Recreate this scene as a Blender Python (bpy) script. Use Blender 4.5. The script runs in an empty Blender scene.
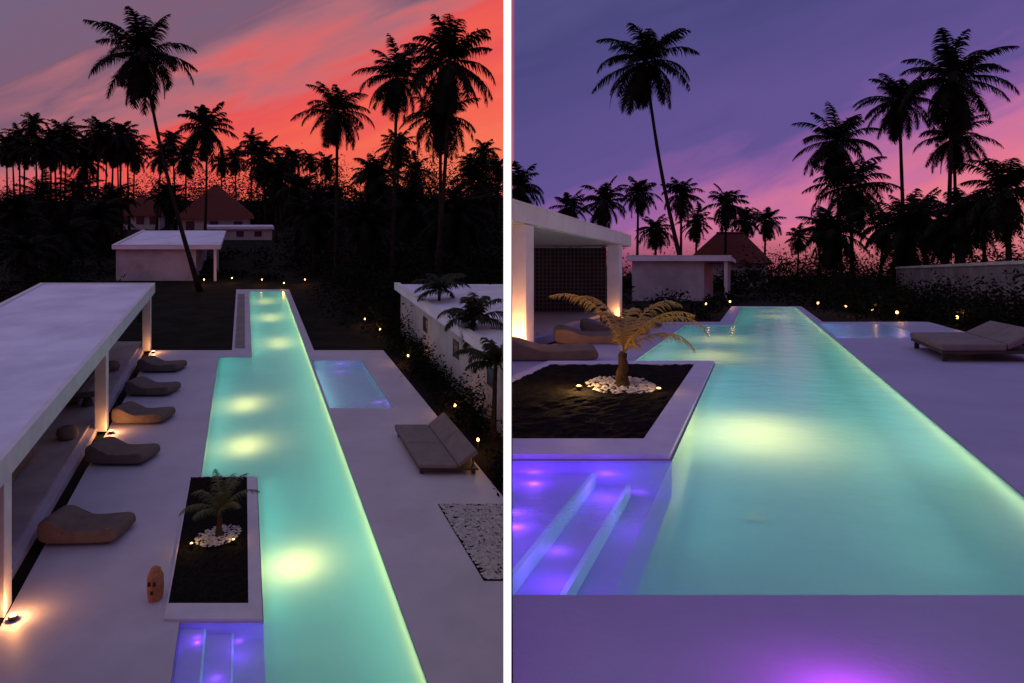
import bpy, bmesh, math, random
from mathutils import Vector, Matrix
PI = math.pi
sc = bpy.context.scene
C = sc.collection
rnd = random.Random(11)
ZC = 8.8          # eye height above the lower garden
F = 700.0         # focal length in pixels

# ------------------------------------------------------------------ sites
class Site:
    def __init__(s, vx, h, sl, side, word):
        s.vx = vx; s.k = (vx-512)/F; s.h = h; s.sl = sl; s.side = side; s.word = word
    def P(s, a, Y, z=0.0):          # a metres across, Y metres along the pool, z metres up
        return Vector((s.k*Y+a, Y, ZC-s.h+s.sl*Y+z))
    def A(s, px, Y):                # offset across for a bearing
        return (px-s.vx)/F*Y
LS = Site(244, 8.8,  47/F, 'L', 'under the red sunset')
RS = Site(756, 1.72, -47/F, 'R', 'under the violet sky')

# ------------------------------------------------------------------ materials
def mat(name, c1, c2=None, scale=4, rough=.7, bump=0, bscale=30, spec=.3, detail=6, emis=None, estr=0, metal=0):
    m = bpy.data.materials.new(name); m.use_nodes = True
    nt = m.node_tree; b = nt.nodes['Principled BSDF']
    b.inputs['Roughness'].default_value = rough
    b.inputs['Specular IOR Level'].default_value = spec
    b.inputs['Metallic'].default_value = metal
    tc = nt.nodes.new('ShaderNodeTexCoord')
    if c2 is None: c2 = tuple(x*.8 for x in c1)
    n = nt.nodes.new('ShaderNodeTexNoise'); n.inputs['Scale'].default_value = scale; n.inputs['Detail'].default_value = detail
    n.inputs['Roughness'].default_value = .62
    nt.links.new(tc.outputs['Object'], n.inputs['Vector'])
    r = nt.nodes.new('ShaderNodeValToRGB')
    r.color_ramp.elements[0].position = .35; r.color_ramp.elements[0].color = (*c2, 1)
    r.color_ramp.elements[1].position = .65; r.color_ramp.elements[1].color = (*c1, 1)
    nt.links.new(n.outputs['Fac'], r.inputs['Fac'])
    nt.links.new(r.outputs['Color'], b.inputs['Base Color'])
    if bump:
        n2 = nt.nodes.new('ShaderNodeTexNoise'); n2.inputs['Scale'].default_value = bscale; n2.inputs['Detail'].default_value = 4
        nt.links.new(tc.outputs['Object'], n2.inputs['Vector'])
        bp = nt.nodes.new('ShaderNodeBump'); bp.inputs['Strength'].default_value = bump; bp.inputs['Distance'].default_value = .02
        nt.links.new(n2.outputs['Fac'], bp.inputs['Height']); nt.links.new(bp.outputs['Normal'], b.inputs['Normal'])
    if emis:
        b.inputs['Emission Color'].default_value = (*emis, 1); b.inputs['Emission Strength'].default_value = estr
    return m
M = {}
M['deckL'] = mat('deck_stone_skytint_left', (.50,.465,.54), (.42,.39,.46), .6, .55, .15, 25)  # same stone as the right deck, ambient tone of this side in its colour
M['deckR'] = mat('deck_stone_skytint_right', (.385,.375,.575), (.32,.31,.49), .6, .5, .15, 25)  # same stone, blue-violet dusk light put into its colour
M['curbL'] = mat('planter_plaster_skytint_left', (.58,.54,.62), (.5,.47,.54), 2, .6, .1, 40)  # one plaster on both sides, this copy tinted by the left ambient light
M['curbR'] = mat('planter_plaster_skytint_right', (.60,.57,.76), (.5,.48,.66), 2, .6, .1, 40)  # copy of the planter plaster with the violet ambient light in its colour
M['plaster'] = mat('white_plaster', (.66,.63,.65), (.58,.55,.57), 1.5, .8, .1, 30)
M['greyplaster'] = mat('mottled_grey_plaster', (.48,.45,.47), (.32,.30,.31), .7, .9, .2, 12)  # darker plaster with mottled tone, for the background buildings
M['wallplaster'] = mat('dark_grey_plaster', (.20,.18,.20), (.10,.09,.10), .9, .9, .2, 12)  # darkest plaster tone, mottled, for the garden wall
M['roof'] = mat('roof_membrane', (.76,.74,.90), (.56,.54,.67), .4, .7, .2, 12)
M['soffit'] = mat('soffit', (.5,.46,.46), (.42,.4,.4), 2, .8)
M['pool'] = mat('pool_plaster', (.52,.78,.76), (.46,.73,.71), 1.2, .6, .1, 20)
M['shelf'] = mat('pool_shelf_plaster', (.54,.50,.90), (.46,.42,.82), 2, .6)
M['plunge'] = mat('plunge_pool_plaster', (.56,.70,.76), (.48,.62,.69), 2, .6)
M['nosing'] = mat('step_nosing_glow', (.58,.80,.88), None, 2, .6, emis=(.2,.65,.75), estr=.10)  # cyan tint and faint emission stand in for light along the step edges
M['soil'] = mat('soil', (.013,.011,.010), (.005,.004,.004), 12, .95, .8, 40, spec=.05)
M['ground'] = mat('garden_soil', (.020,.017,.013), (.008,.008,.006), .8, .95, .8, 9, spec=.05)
M['cushion'] = mat('taupe_fabric', (.17,.125,.105), (.12,.09,.075), 3, .9, .3, 120)
M['cushion2'] = mat('taupe_fabric_grey', (.20,.165,.165), (.16,.13,.13), 3, .9, .3, 120)
M['frame'] = mat('dark_frame', (.05,.04,.036), None, 6, .6)
M['dark'] = mat('dark_interior', (.035,.03,.03), (.02,.018,.018), 2, .8)
M['stud'] = mat('lattice_wood', (.11,.09,.085), None, 2, .6)
M['floorp'] = mat('pavilion_floor', (.42,.36,.37), (.30,.26,.27), 1.2, .5)
M['strip'] = mat('grey_paving', (.20,.17,.17), (.14,.12,.12), 1.2, .6)
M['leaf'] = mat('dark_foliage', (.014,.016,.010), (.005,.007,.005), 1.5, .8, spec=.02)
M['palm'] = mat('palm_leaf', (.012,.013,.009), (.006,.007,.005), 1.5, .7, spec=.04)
M['youngpalm'] = mat('young_palm_leaf', (.03,.034,.018), (.016,.02,.01), 1.5, .6, spec=.1)
M['goldR'] = mat('gold_palm_leaf', (.52,.31,.06), (.34,.21,.04), 3, .5)  # gold of the lamplight put into the leaf colour
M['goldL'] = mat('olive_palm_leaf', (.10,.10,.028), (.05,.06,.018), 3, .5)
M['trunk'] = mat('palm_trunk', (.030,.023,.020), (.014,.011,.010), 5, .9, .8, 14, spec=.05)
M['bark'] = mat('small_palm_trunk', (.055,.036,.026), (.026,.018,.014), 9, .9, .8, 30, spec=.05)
M['tile'] = mat('red_roof_tile', (.13,.033,.026), (.07,.022,.02), 3, .8, .5, 8, spec=.1)
M['pebble'] = mat('pebble', (.50,.48,.49), (.28,.26,.27), 9, .8)
M['glass'] = mat('dark_glass', (.03,.03,.04), (.02,.02,.03), 2, .3, spec=.3)
M['metal'] = mat('lamp_metal', (.06,.055,.05), None, 8, .4, metal=.6)
M['steel'] = mat('pool_lamp_housing', (.48,.70,.66), None, 8, .5)
M['glow'] = mat('lamp_glow', (1,.7,.4), None, 1, .5, emis=(1,.44,.12), estr=8)
M['poolglow'] = mat('pool_lamp_glow', (.6,.75,.6), None, 1, .5, emis=(1,.92,.5), estr=.12)
M['magenta'] = mat('magenta_lamp_glow', (.9,.2,.9), None, 1, .5, emis=(.9,.10,.95), estr=2)
M['white'] = mat('white_wall_paint', (.8,.8,.8), (.76,.76,.76), 2, .8)
M['edge'] = mat('white_glow_edge', (.9,.9,.9), None, 2, .8, emis=(1,1,1), estr=1.0)  # emission added to keep the wall end white at dusk, no lamp
M['lantern'] = mat('tan_wood', (.42,.17,.07), (.30,.11,.045), 6, .6, .3, 30)

def water_mat(name, tint, milk, amount, rough, ior):
    m = bpy.data.materials.new(name); m.use_nodes = True
    nt = m.node_tree; nt.nodes.clear()
    out = nt.nodes.new('ShaderNodeOutputMaterial')
    tr = nt.nodes.new('ShaderNodeBsdfTransparent'); tr.inputs[0].default_value = (*tint, 1)
    tl = nt.nodes.new('ShaderNodeBsdfTranslucent'); tl.inputs[0].default_value = (*milk, 1)
    body = nt.nodes.new('ShaderNodeMixShader'); body.inputs[0].default_value = amount
    nt.links.new(tr.outputs[0], body.inputs[1]); nt.links.new(tl.outputs[0], body.inputs[2])
    gl = nt.nodes.new('ShaderNodeBsdfGlossy'); gl.inputs['Roughness'].default_value = rough
    gl.inputs['Color'].default_value = (.75,.8,.85,1)
    fr = nt.nodes.new('ShaderNodeFresnel'); fr.inputs['IOR'].default_value = ior
    mx = nt.nodes.new('ShaderNodeMixShader')
    tc = nt.nodes.new('ShaderNodeTexCoord')
    n = nt.nodes.new('ShaderNodeTexNoise'); n.inputs['Scale'].default_value = 1.6; n.inputs['Detail'].default_value = 3
    nt.links.new(tc.outputs['Object'], n.inputs['Vector'])
    bp = nt.nodes.new('ShaderNodeBump'); bp.inputs['Strength'].default_value = .16; bp.inputs['Distance'].default_value = .1
    nt.links.new(n.outputs['Fac'], bp.inputs['Height'])
    nt.links.new(bp.outputs['Normal'], gl.inputs['Normal']); nt.links.new(bp.outputs['Normal'], fr.inputs['Normal'])
    nt.links.new(fr.outputs[0], mx.inputs[0]); nt.links.new(body.outputs[0], mx.inputs[1]); nt.links.new(gl.outputs[0], mx.inputs[2])
    nt.links.new(mx.outputs[0], out.inputs['Surface'])
    return m
M['water'] = water_mat('pool_water', (.90,.97,.97), (.78,.92,.92), .62, .16, 1.23)
M['clear'] = water_mat('shallow_pool_water', (.93,.95,.98), (.80,.85,.95), .22, .3, 1.12)

# ------------------------------------------------------------------ object helpers
ORG = {}
def new(name, bm, m, parent=None, clip=None, smooth=False, bevel=0, recalc=True):
    if clip:
        geom = bm.verts[:]+bm.edges[:]+bm.faces[:]
        if clip == 'L': bmesh.ops.bisect_plane(bm, geom=geom, plane_co=(-.042,0,0), plane_no=(1,0,0), clear_outer=True)
        else:           bmesh.ops.bisect_plane(bm, geom=geom, plane_co=(.004,0,0), plane_no=(1,0,0), clear_inner=True)
    if recalc: bmesh.ops.recalc_face_normals(bm, faces=bm.faces[:])
    else:
        bm.normal_update()
        for f in bm.faces:
            if f.normal.z < 0: f.normal_flip()
    off = ORG.get(parent.name, Vector()) if parent else Vector()
    bmesh.ops.translate(bm, verts=bm.verts[:], vec=-off)
    me = bpy.data.meshes.new(name); bm.to_mesh(me); bm.free()
    if smooth:
        for p in me.polygons: p.use_smooth = True
    me.materials.append(m)
    o = bpy.data.objects.new(name, me); C.objects.link(o)
    if parent: o.parent = parent
    ORG[o.name] = off
    if bevel:
        b = o.modifiers.new('bevel', 'BEVEL'); b.width = bevel; b.segments = 2; b.limit_method = 'ANGLE'
    return o
def tag(o, label=None, cat=None, group=None, kind=None):
    if label: o['label'] = label
    if cat: o['category'] = cat
    if group: o['group'] = group
    if kind: o['kind'] = kind
    return o
def thing(name, label, cat, loc=(0,0,0), group=None):
    o = bpy.data.objects.new(name, None); C.objects.link(o); o.location = loc
    o.empty_display_size = .2
    ORG[o.name] = Vector(loc)
    return tag(o, label, cat, group)
def dup(root, loc, rotz=0, label=None, scale=1):
    r = root.copy(); C.objects.link(r); r.location = loc; r.rotation_euler = (0,0,rotz); r.scale = (scale,)*3
    if label: r['label'] = label
    for ch in root.children:
        c = ch.copy(); C.objects.link(c); c.parent = r
        for g in ch.children:
            d = g.copy(); C.objects.link(d); d.parent = c
    return r
def plight(name, loc, power, col, r, parent):
    l = bpy.data.lights.new(name, 'POINT'); l.energy = power; l.color = col; l.shadow_soft_size = r
    o = bpy.data.objects.new(name, l); C.objects.link(o)
    o.parent = parent; o.location = Vector(loc)-ORG.get(parent.name, Vector())
    return o
def oval(name, loc, power, col, dx, dy, ang, parent):      # oval lamp face shining straight up
    l = bpy.data.lights.new(name, 'AREA'); l.shape = 'ELLIPSE'; l.size = dx; l.size_y = dy; l.energy = power; l.color = col
    o = bpy.data.objects.new(name, l); C.objects.link(o)
    o.parent = parent; o.location = Vector(loc)-ORG.get(parent.name, Vector()); o.rotation_euler = (PI,0,ang)
    return o
def strip(name, p0, p1, face, power, col, h, parent):      # underwater light strip from p0 to p1 shining along face
    l = bpy.data.lights.new(name, 'AREA'); l.shape = 'RECTANGLE'; l.size = (p1-p0).length; l.size_y = h; l.energy = power; l.color = col
    o = bpy.data.objects.new(name, l); C.objects.link(o); o.parent = parent
    x_ = (p1-p0).normalized(); z_ = -(face-face.dot(x_)*x_).normalized(); y_ = z_.cross(x_)
    o.matrix_local = Matrix.Translation((p0+p1)/2-ORG.get(parent.name, Vector())) @ Matrix((x_,y_,z_)).transposed().to_4x4()
    return o
def quad(bm, pts):
    return bm.faces.new([bm.verts.new(p) for p in pts])
def hexa(bm, p):                    # p: four bottom then four top corners
    v = [bm.verts.new(q) for q in p]
    for f in ((3,2,1,0),(4,5,6,7),(0,1,5,4),(1,2,6,5),(2,3,7,6),(3,0,4,7)): bm.faces.new([v[i] for i in f])
def obox(bm, S, a0,a1,Y0,Y1,z0,z1):
    hexa(bm, [S.P(a0,Y0,z0),S.P(a1,Y0,z0),S.P(a1,Y1,z0),S.P(a0,Y1,z0),S.P(a0,Y0,z1),S.P(a1,Y0,z1),S.P(a1,Y1,z1),S.P(a0,Y1,z1)])
def box(bm, x0,x1,y0,y1,z0,z1):
    hexa(bm, [Vector(q) for q in ((x0,y0,z0),(x1,y0,z0),(x1,y1,z0),(x0,y1,z0),(x0,y0,z1),(x1,y0,z1),(x1,y1,z1),(x0,y1,z1))])
def OB(S,*a):
    bm = bmesh.new(); obox(bm,S,*a); return bm
def BX(*a):
    bm = bmesh.new(); box(bm,*a); return bm
def tube(bm, pts, rad, n=8, cap=True):
    rings = []
    for i, p in enumerate(pts):
        t = (pts[min(i+1,len(pts)-1)]-pts[max(i-1,0)]).normalized()
        u = t.cross(Vector((0,1,0.01))).normalized(); w = t.cross(u)
        rings.append([bm.verts.new(p+(u*math.cos(2*PI*k/n)+w*math.sin(2*PI*k/n))*rad[i]) for k in range(n)])
    for i in range(len(rings)-1):
        for k in range(n): bm.faces.new((rings[i][k],rings[i][(k+1)%n],rings[i+1][(k+1)%n],rings[i+1][k]))
    if cap: bm.faces.new(rings[0][::-1]); bm.faces.new(rings[-1])
def cyl(bm, c, r0, r1, z0, z1, n=14):
    tube(bm, [Vector((c[0],c[1],c[2]+z0)), Vector((c[0],c[1],c[2]+z1))], [r0,r1], n)
def cellmesh(S, ab, yb, keep, z, skirt=0):
    bm = bmesh.new(); vs = {}
    def V(i,j):
        if (i,j) not in vs: vs[(i,j)] = bm.verts.new(S.P(ab[i],yb[j],z))
        return vs[(i,j)]
    for i in range(len(ab)-1):
        for j in range(len(yb)-1):
            if keep((ab[i]+ab[i+1])/2,(yb[j]+yb[j+1])/2): bm.faces.new((V(i,j),V(i+1,j),V(i+1,j+1),V(i,j+1)))
    if skirt:
        be = [e for e in bm.edges if len(e.link_faces) == 1]
        r = bmesh.ops.extrude_edge_only(bm, edges=be)
        for v in r['geom']:
            if isinstance(v, bmesh.types.BMVert): v.co.z -= skirt
    return bm

# ------------------------------------------------------------------ pool and deck
def inr(v, lo, hi): return lo < v < hi
WZ = -.022
def build_pool(S, q):
    aW,aN,aR,aS = q['aW'],q['aN'],q['aR'],q['aS']
    Y0,Y1,Y2,Y3,Y4 = q['Y']
    jz = q['jac']; d0,d1 = q['deck_a']; dn,df = q['deck_Y']; bl,br = q['border']
    W = S.word; side = S.side
    ab = sorted({d0,aS,aW,bl,aN,aR,br,jz[0],jz[1],d1}); yb = sorted({dn,Y0,Y1,Y2,jz[2],jz[3],Y3,df,Y4,Y4+.8})
    def ispool(a,Y):
        return (inr(a,aN,aR) and inr(Y,Y0,Y4)) or (inr(a,aW,aN) and inr(Y,Y2,Y3)) or (inr(a,aS,aN) and inr(Y,Y0,Y1)) or (inr(a,jz[0],jz[1]) and inr(Y,jz[2],jz[3]))
    def keep(a,Y):
        if ispool(a,Y): return False
        return Y < df or inr(a,bl,br)
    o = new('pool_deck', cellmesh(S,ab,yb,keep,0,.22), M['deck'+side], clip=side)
    tag(o, 'pale stone deck around the long pool '+W, 'pool deck', kind='structure')
    gb = sorted({-400,d0,bl,br,d1,400}); gy = sorted({1.5 if side=='R' else 3,dn,df,Y4+.8,80,160,300 if side=='L' else 600})
    def gk(a,Y):
        if inr(Y,dn,df) and inr(a,d0,d1): return False
        if inr(Y,df,Y4+.8) and inr(a,bl,br): return False
        return True
    o = new('ground', cellmesh(S,gb,gy,gk,-.12), M['ground'], clip=side)
    tag(o, 'dark garden ground beyond the deck '+W, 'ground', kind='structure')
    e = .012; D = -.95; T = -.005; SD = -.34
    bm = bmesh.new()
    for (a0,a1,b0,b1) in ((aN+e,aR-e,Y0+e,Y2+e),(aN+e,aR-e,Y2+e,Y3-e),(aN+e,aR-e,Y3-e,Y4-e),(aW+e,aN+e,Y2+e,Y3-e)):
        quad(bm,[S.P(a0,b0,D),S.P(a1,b0,D),S.P(a1,b1,D),S.P(a0,b1,D)])
    path = [(aN+e,Y0+e),(aR-e,Y0+e),(aR-e,Y4-e),(aN+e,Y4-e),(aN+e,Y3-e),(aW+e,Y3-e),(aW+e,Y2+e),(aN+e,Y2+e),(aN+e,Y1-e)]
    for p,r in zip(path,path[1:]):
        quad(bm,[S.P(*p,D),S.P(*r,D),S.P(*r,T),S.P(*p,T)])
    quad(bm,[S.P(aN+e,Y1-e,D),S.P(aN+e,Y0+e,D),S.P(aN+e,Y0+e,SD),S.P(aN+e,Y1-e,SD)])
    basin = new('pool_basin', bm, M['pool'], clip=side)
    tag(basin, 'turquoise pool basin below the water '+W, 'pool', kind='structure')
    bm = bmesh.new()
    quad(bm,[S.P(aS+e,Y0+e,SD),S.P(aN+e,Y0+e,SD),S.P(aN+e,Y1-e,SD),S.P(aS+e,Y1-e,SD)])
    for p,r in (((aN+e,Y1-e),(aS+e,Y1-e)),((aS+e,Y1-e),(aS+e,Y0+e)),((aS+e,Y0+e),(aN+e,Y0+e))):
        quad(bm,[S.P(*p,SD),S.P(*r,SD),S.P(*r,T),S.P(*p,T)])
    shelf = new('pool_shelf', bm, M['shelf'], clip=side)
    tag(shelf, 'violet lit shallow entry shelf in front of the planter '+W, 'pool shelf', kind='structure')
    for (a0,a1,z) in q['steps']:
        o = new('pool_step', OB(S,a0,a1-.045,Y0+.03,Y1-.03,SD+.005,z), M['shelf'], clip=side, bevel=.01)
        tag(o, 'submerged step of the entry shelf '+W, 'pool step', kind='structure', group='submerged entry steps '+W)
        new('nosing', OB(S,a1-.043,a1-.002,Y0+.03,Y1-.03,SD+.005,z+.006), M['nosing'], o, clip=side)
    bm = bmesh.new(); j = (jz[0]+e,jz[1]-e,jz[2]+e,jz[3]-e)
    quad(bm,[S.P(j[0],j[2],-.4),S.P(j[1],j[2],-.4),S.P(j[1],j[3],-.4),S.P(j[0],j[3],-.4)])
    cor = [(j[0],j[2]),(j[1],j[2]),(j[1],j[3]),(j[0],j[3])]
    for p,r in zip(cor,cor[1:]+cor[:1]):
        quad(bm,[S.P(*p,-.4),S.P(*r,-.4),S.P(*r,T),S.P(*p,T)])
    jac = new('plunge_pool', bm, M['plunge'], clip=side)
    tag(jac, 'small square shallow plunge pool beside the long pool '+W, 'plunge pool', kind='structure')
    f = .004
    for nm,rects,m,lab in (('pool_water',((aN,aR,Y0,Y4),(aW,aN,Y2,Y3)),M['water'],'still glowing water of the long pool '),
                         ('shallow_water',((aS,aN,Y0,Y1),),M['clear'],'violet lit shallow water over the entry steps '),
                         ('shallow_water',(jz,),M['clear'],'pale shallow water of the small plunge pool ')):
        bm = bmesh.new()
        for (a0,a1,b0,b1) in rects:
            x1 = a1+(-f if a1 != aN else f)
            quad(bm,[S.P(a0+f,b0+f,WZ),S.P(x1,b0+f,WZ),S.P(x1,b1-f,WZ),S.P(a0+f,b1-f,WZ)])
        o = new(nm, bm, m, clip=side, recalc=False)
        tag(o, lab+W, 'water', kind='structure')
    return basin, shelf, jac

QL = dict(aW=-1.28,aN=.38,aR=3.22,aS=-1.28,Y=(11.2,13.94,20.7,34.8,55.5),jac=(3.30,5.75,27,34.2),deck_a=(-4.8,7.2),deck_Y=(10.2,36.2),border=(-.62,3.62),
          steps=((-1.26,-.75,-.12),(-.748,-.2,-.22)))
QR = dict(aW=-2.43,aN=-.79,aR=2.08,aS=-4.0,Y=(3.75,6.47,13.5,23.6,36.5),jac=(2.15,4.6,18.8,24.4),deck_a=(-5.0,6.2),deck_Y=(2.2,25.2),border=(-1.3,2.4),
          steps=((-3.98,-1.47,-.12),(-1.468,-1.15,-.23)))
basL, shL, jaL = build_pool(LS, QL)
basR, shR, jaR = build_pool(RS, QR)

WARM = (1,.80,.22); VIO = (.20,.04,1)
def pool_light(S, a, Y, n, power=9, ln=1.6, z=-.95):
    loc = S.P(a,Y,z)
    t = thing('pool_light', n, 'pool light', loc, 'round underwater lamps '+S.word)
    bm = bmesh.new(); cyl(bm, loc, .13,.12, .004,.03, 20); new('housing', bm, M['steel'], t)
    bm = bmesh.new(); cyl(bm, loc, .10,.08, .031,.045, 20); new('lens', bm, M['poolglow'], t)
    oval('pool_lamp', loc+Vector((0,0,.22)), power, WARM, .55, ln, -math.atan2(S.k,1), t)
ordn = ['first','second','third','fourth','fifth','sixth','seventh','eighth','ninth','tenth','eleventh','twelfth','thirteenth','fourteenth','fifteenth',
        'sixteenth','seventeenth','eighteenth','nineteenth','twentieth','twenty-first','twenty-second','twenty-third','twenty-fourth','twenty-fifth','twenty-sixth','twenty-seventh','twenty-eighth','twenty-ninth','thirtieth','thirty-first','thirty-second','thirty-third','thirty-fourth','thirty-fifth','thirty-sixth','thirty-seventh','thirty-eighth','thirty-ninth','fortieth']
for i,(a,Y,p,ln) in enumerate([(1.21,16.1,18,1.2),(.05,23.3,17,1.7),(.05,27.6,17,2.0),(1.9,38,17,3),(1.7,45,17,3),(1.6,51,13,3)]):
    pool_light(LS,a,Y,'yellow underwater lamp, %s from the near end of the pool under the red sunset'%ordn[i],p,ln)
for i,(a,Y,p,ln) in enumerate([(.0,7.6,20,2.1),(-.95,14.8,13,2.4),(-.95,18.6,13,2.6),(.75,28.5,10,3),(.7,33,7,3)]):
    pool_light(RS,a,Y,'yellow underwater lamp, %s from the near end of the pool under the violet sky'%ordn[i],p,ln)
def wash(S, q, b, cr, cl, pr, pl, near, ce, pe):
    Y0,Y1,Y2,Y3,Y4 = q['Y']; r = q['aR']-.03; dn = Vector((-1,0,-.25)); dp = Vector((1,0,-.25)); z = -.32
    strip('pool_strip', S.P(r,Y0+near,z), S.P(r,Y4-.2,z), dn, pr*(Y4-Y0-near), cr, .10, b)
    strip('edge_strip', S.P(r,Y0+.4,-.10), S.P(r,Y4-.2,-.10), Vector((-1,0,.3)), pe*(Y4-Y0), ce, .05, b)
    for a,y0,y1 in ((q['aW'],Y2,Y3),(q['aN'],Y3,Y4),(q['aN'],Y1,Y2)):
        strip('pool_strip', S.P(a+.03,y0+.2,z), S.P(a+.03,y1-.2,z), dp, pl*(y1-y0), cl, .10, b)
wash(LS, QL, basL, (.38,1,.72), (.16,.85,.74), 2.1, 1.8, .8, (.90,1,.32), 1.0)
wash(RS, QR, basR, (.36,1,.86), (.20,.80,.94), 2.5, 2.0, 2.2, (.84,1,.42), 1.0)
Y0,Y1 = QL['Y'][:2]
for a,Y,p in ((-.9,13.5,2),(-.1,13.4,2.4),(-.5,12.4,2)): plight('shelf_wash', LS.P(a,Y,-.09), p, (.26,.05,1), .06, shL)
for a,Y,p in ((-1.95,6.15,3.2),(-1.3,6.1,3.2),(-1.75,5.1,2.6),(-1.25,4.4,2.4),(-.95,5.6,1.6)): plight('shelf_wash', RS.P(a,Y,-.08), p, (.24,.045,1), .07, shR)
plight('plunge_wash', LS.P(4.6,33.6,-.16), 2.2, (.45,.06,1), .05, jaL); plight('plunge_wash', LS.P(5.35,27.8,-.16), 2.2, (.45,.06,1), .05, jaL)
strip('plunge_strip', LS.P(3.36,27.3,-.2), LS.P(3.36,33.9,-.2), Vector((1,0,-.3)), 9, (.45,.92,.92), .08, jaL)
plight('plunge_wash', RS.P(4.2,20,-.16), 7, (.40,.06,1), .05, jaR); plight('plunge_wash', RS.P(3.0,23.2,-.16), 5, (.40,.06,1), .05, jaR)
strip('plunge_strip', RS.P(2.21,19,-.2), RS.P(2.21,24.2,-.2), Vector((1,0,-.3)), 12, (.32,.80,1), .08, jaR)

# magenta lamp let into the near deck on the right
loc = RS.P(.40,2.80,0)
t = thing('recessed_light', 'magenta lamp glowing at the near deck edge, bottom of the violet sky terrace', 'recessed light', loc)
bm = bmesh.new(); cyl(bm,loc,.09,.085,.002,.012,18); new('bezel', bm, M['metal'], t)
bm = bmesh.new(); cyl(bm,loc,.07,.06,.013,.02,18); new('lens', bm, M['magenta'], t)
plight('magenta_lamp', loc+Vector((0,0,.20)), 8, (.74,.05,1), .04, t)

# ------------------------------------------------------------------ planters, pebbles, planter palms
def frond_crown(name, seed, n, L, pairs, leaf, w, m, emax=78, emin=-55, curl=(55,95), azs=None):
    r = random.Random(seed); V = []; Fc = []
    for i in range(n):
        f = (i+.5)/n; az = (i*2.39996+r.uniform(-.3,.3)) if azs is None else azs[i][0]
        e = math.radians((emax+(emin-emax)*f**.9+r.uniform(-12,12)) if azs is None else azs[i][1])
        ln = L*r.uniform(.80,1.15)*(.80+.20*math.sin(PI*f)) if azs is None else L*azs[i][2]; seg = 12
        cu = math.radians(r.uniform(*curl)); p = Vector((0,0,0)); pts = [p]; ds = []
        az2 = az; tw = r.uniform(-.25,.25)
        for k in range(seg):
            d = Vector((math.cos(az2)*math.cos(e),math.sin(az2)*math.cos(e),math.sin(e))); ds.append(d)
            p = p+d*(ln/seg); pts.append(p); e = max(e-cu/seg*(.4+1.2*k/seg),-1.5); az2 += tw/seg
        ds.append(ds[-1]); side = Vector((-math.sin(az),math.cos(az),0))
        for k in range(seg):
            w0 = w*.55*(1-k/seg)+.008; w1 = w*.55*(1-(k+1)/seg)+.008; b = len(V); dn = Vector((0,0,-1))
            V += [pts[k]-side*w0,pts[k]+side*w0,pts[k]+dn*w0*1.2,pts[k+1]-side*w1,pts[k+1]+side*w1,pts[k+1]+dn*w1*1.2]
            Fc += [(b,b+1,b+4,b+3),(b+1,b+2,b+5,b+4),(b+2,b,b+3,b+5)]
        for j in range(pairs):
            u = .10+.89*j/(pairs-1); x = u*seg; k = min(int(x),seg-1); q = pts[k].lerp(pts[k+1],x-k); d = ds[k]
            ll = leaf*(math.sin(PI*min(.97,u*.80+.16))**.7)*r.uniform(.85,1.1)
            for sg in (-1,1):
                if r.random() < .06: continue
                v = (side*sg*.85+d*r.uniform(.45,.7)+Vector((0,0,-r.uniform(.10,.65)))).normalized()
                mid = q+v*ll*.55; tip = mid+v*ll*.4+Vector((0,0,-ll*.24)); h = d*(w*.5); b = len(V)
                V += [q-h,q+h,mid+h*.85,mid-h*.85,tip]; Fc += [(b,b+1,b+2,b+3),(b+3,b+2,b+4)]
    me = bpy.data.meshes.new(name); me.from_pydata([tuple(x) for x in V],[],Fc); me.materials.append(m)
    return me
def pebbles(name, S, pts, r0, label):
    V = []; Fc = []
    for p in pts:
        s = r0*rnd.uniform(.6,1.3); b = len(V); an = rnd.uniform(0,PI)
        for k in range(5):
            t_ = an+2*PI*k/5; V.append(tuple(p+Vector((math.cos(t_)*s*rnd.uniform(.8,1.2),math.sin(t_)*s*rnd.uniform(.8,1.2),s*.25))))
        V.append(tuple(p+Vector((0,0,s*.75)))); V.append(tuple(p+Vector((0,0,-s*.2))))
        for k in range(5): Fc += [(b+k,b+(k+1)%5,b+5),(b+(k+1)%5,b+k,b+6)]
    me = bpy.data.meshes.new(name); me.from_pydata(V,[],Fc); me.materials.append(M['pebble'])
    o = bpy.data.objects.new(name,me); C.objects.link(o)
    return tag(o,label,'pebbles',kind='stuff')
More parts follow.
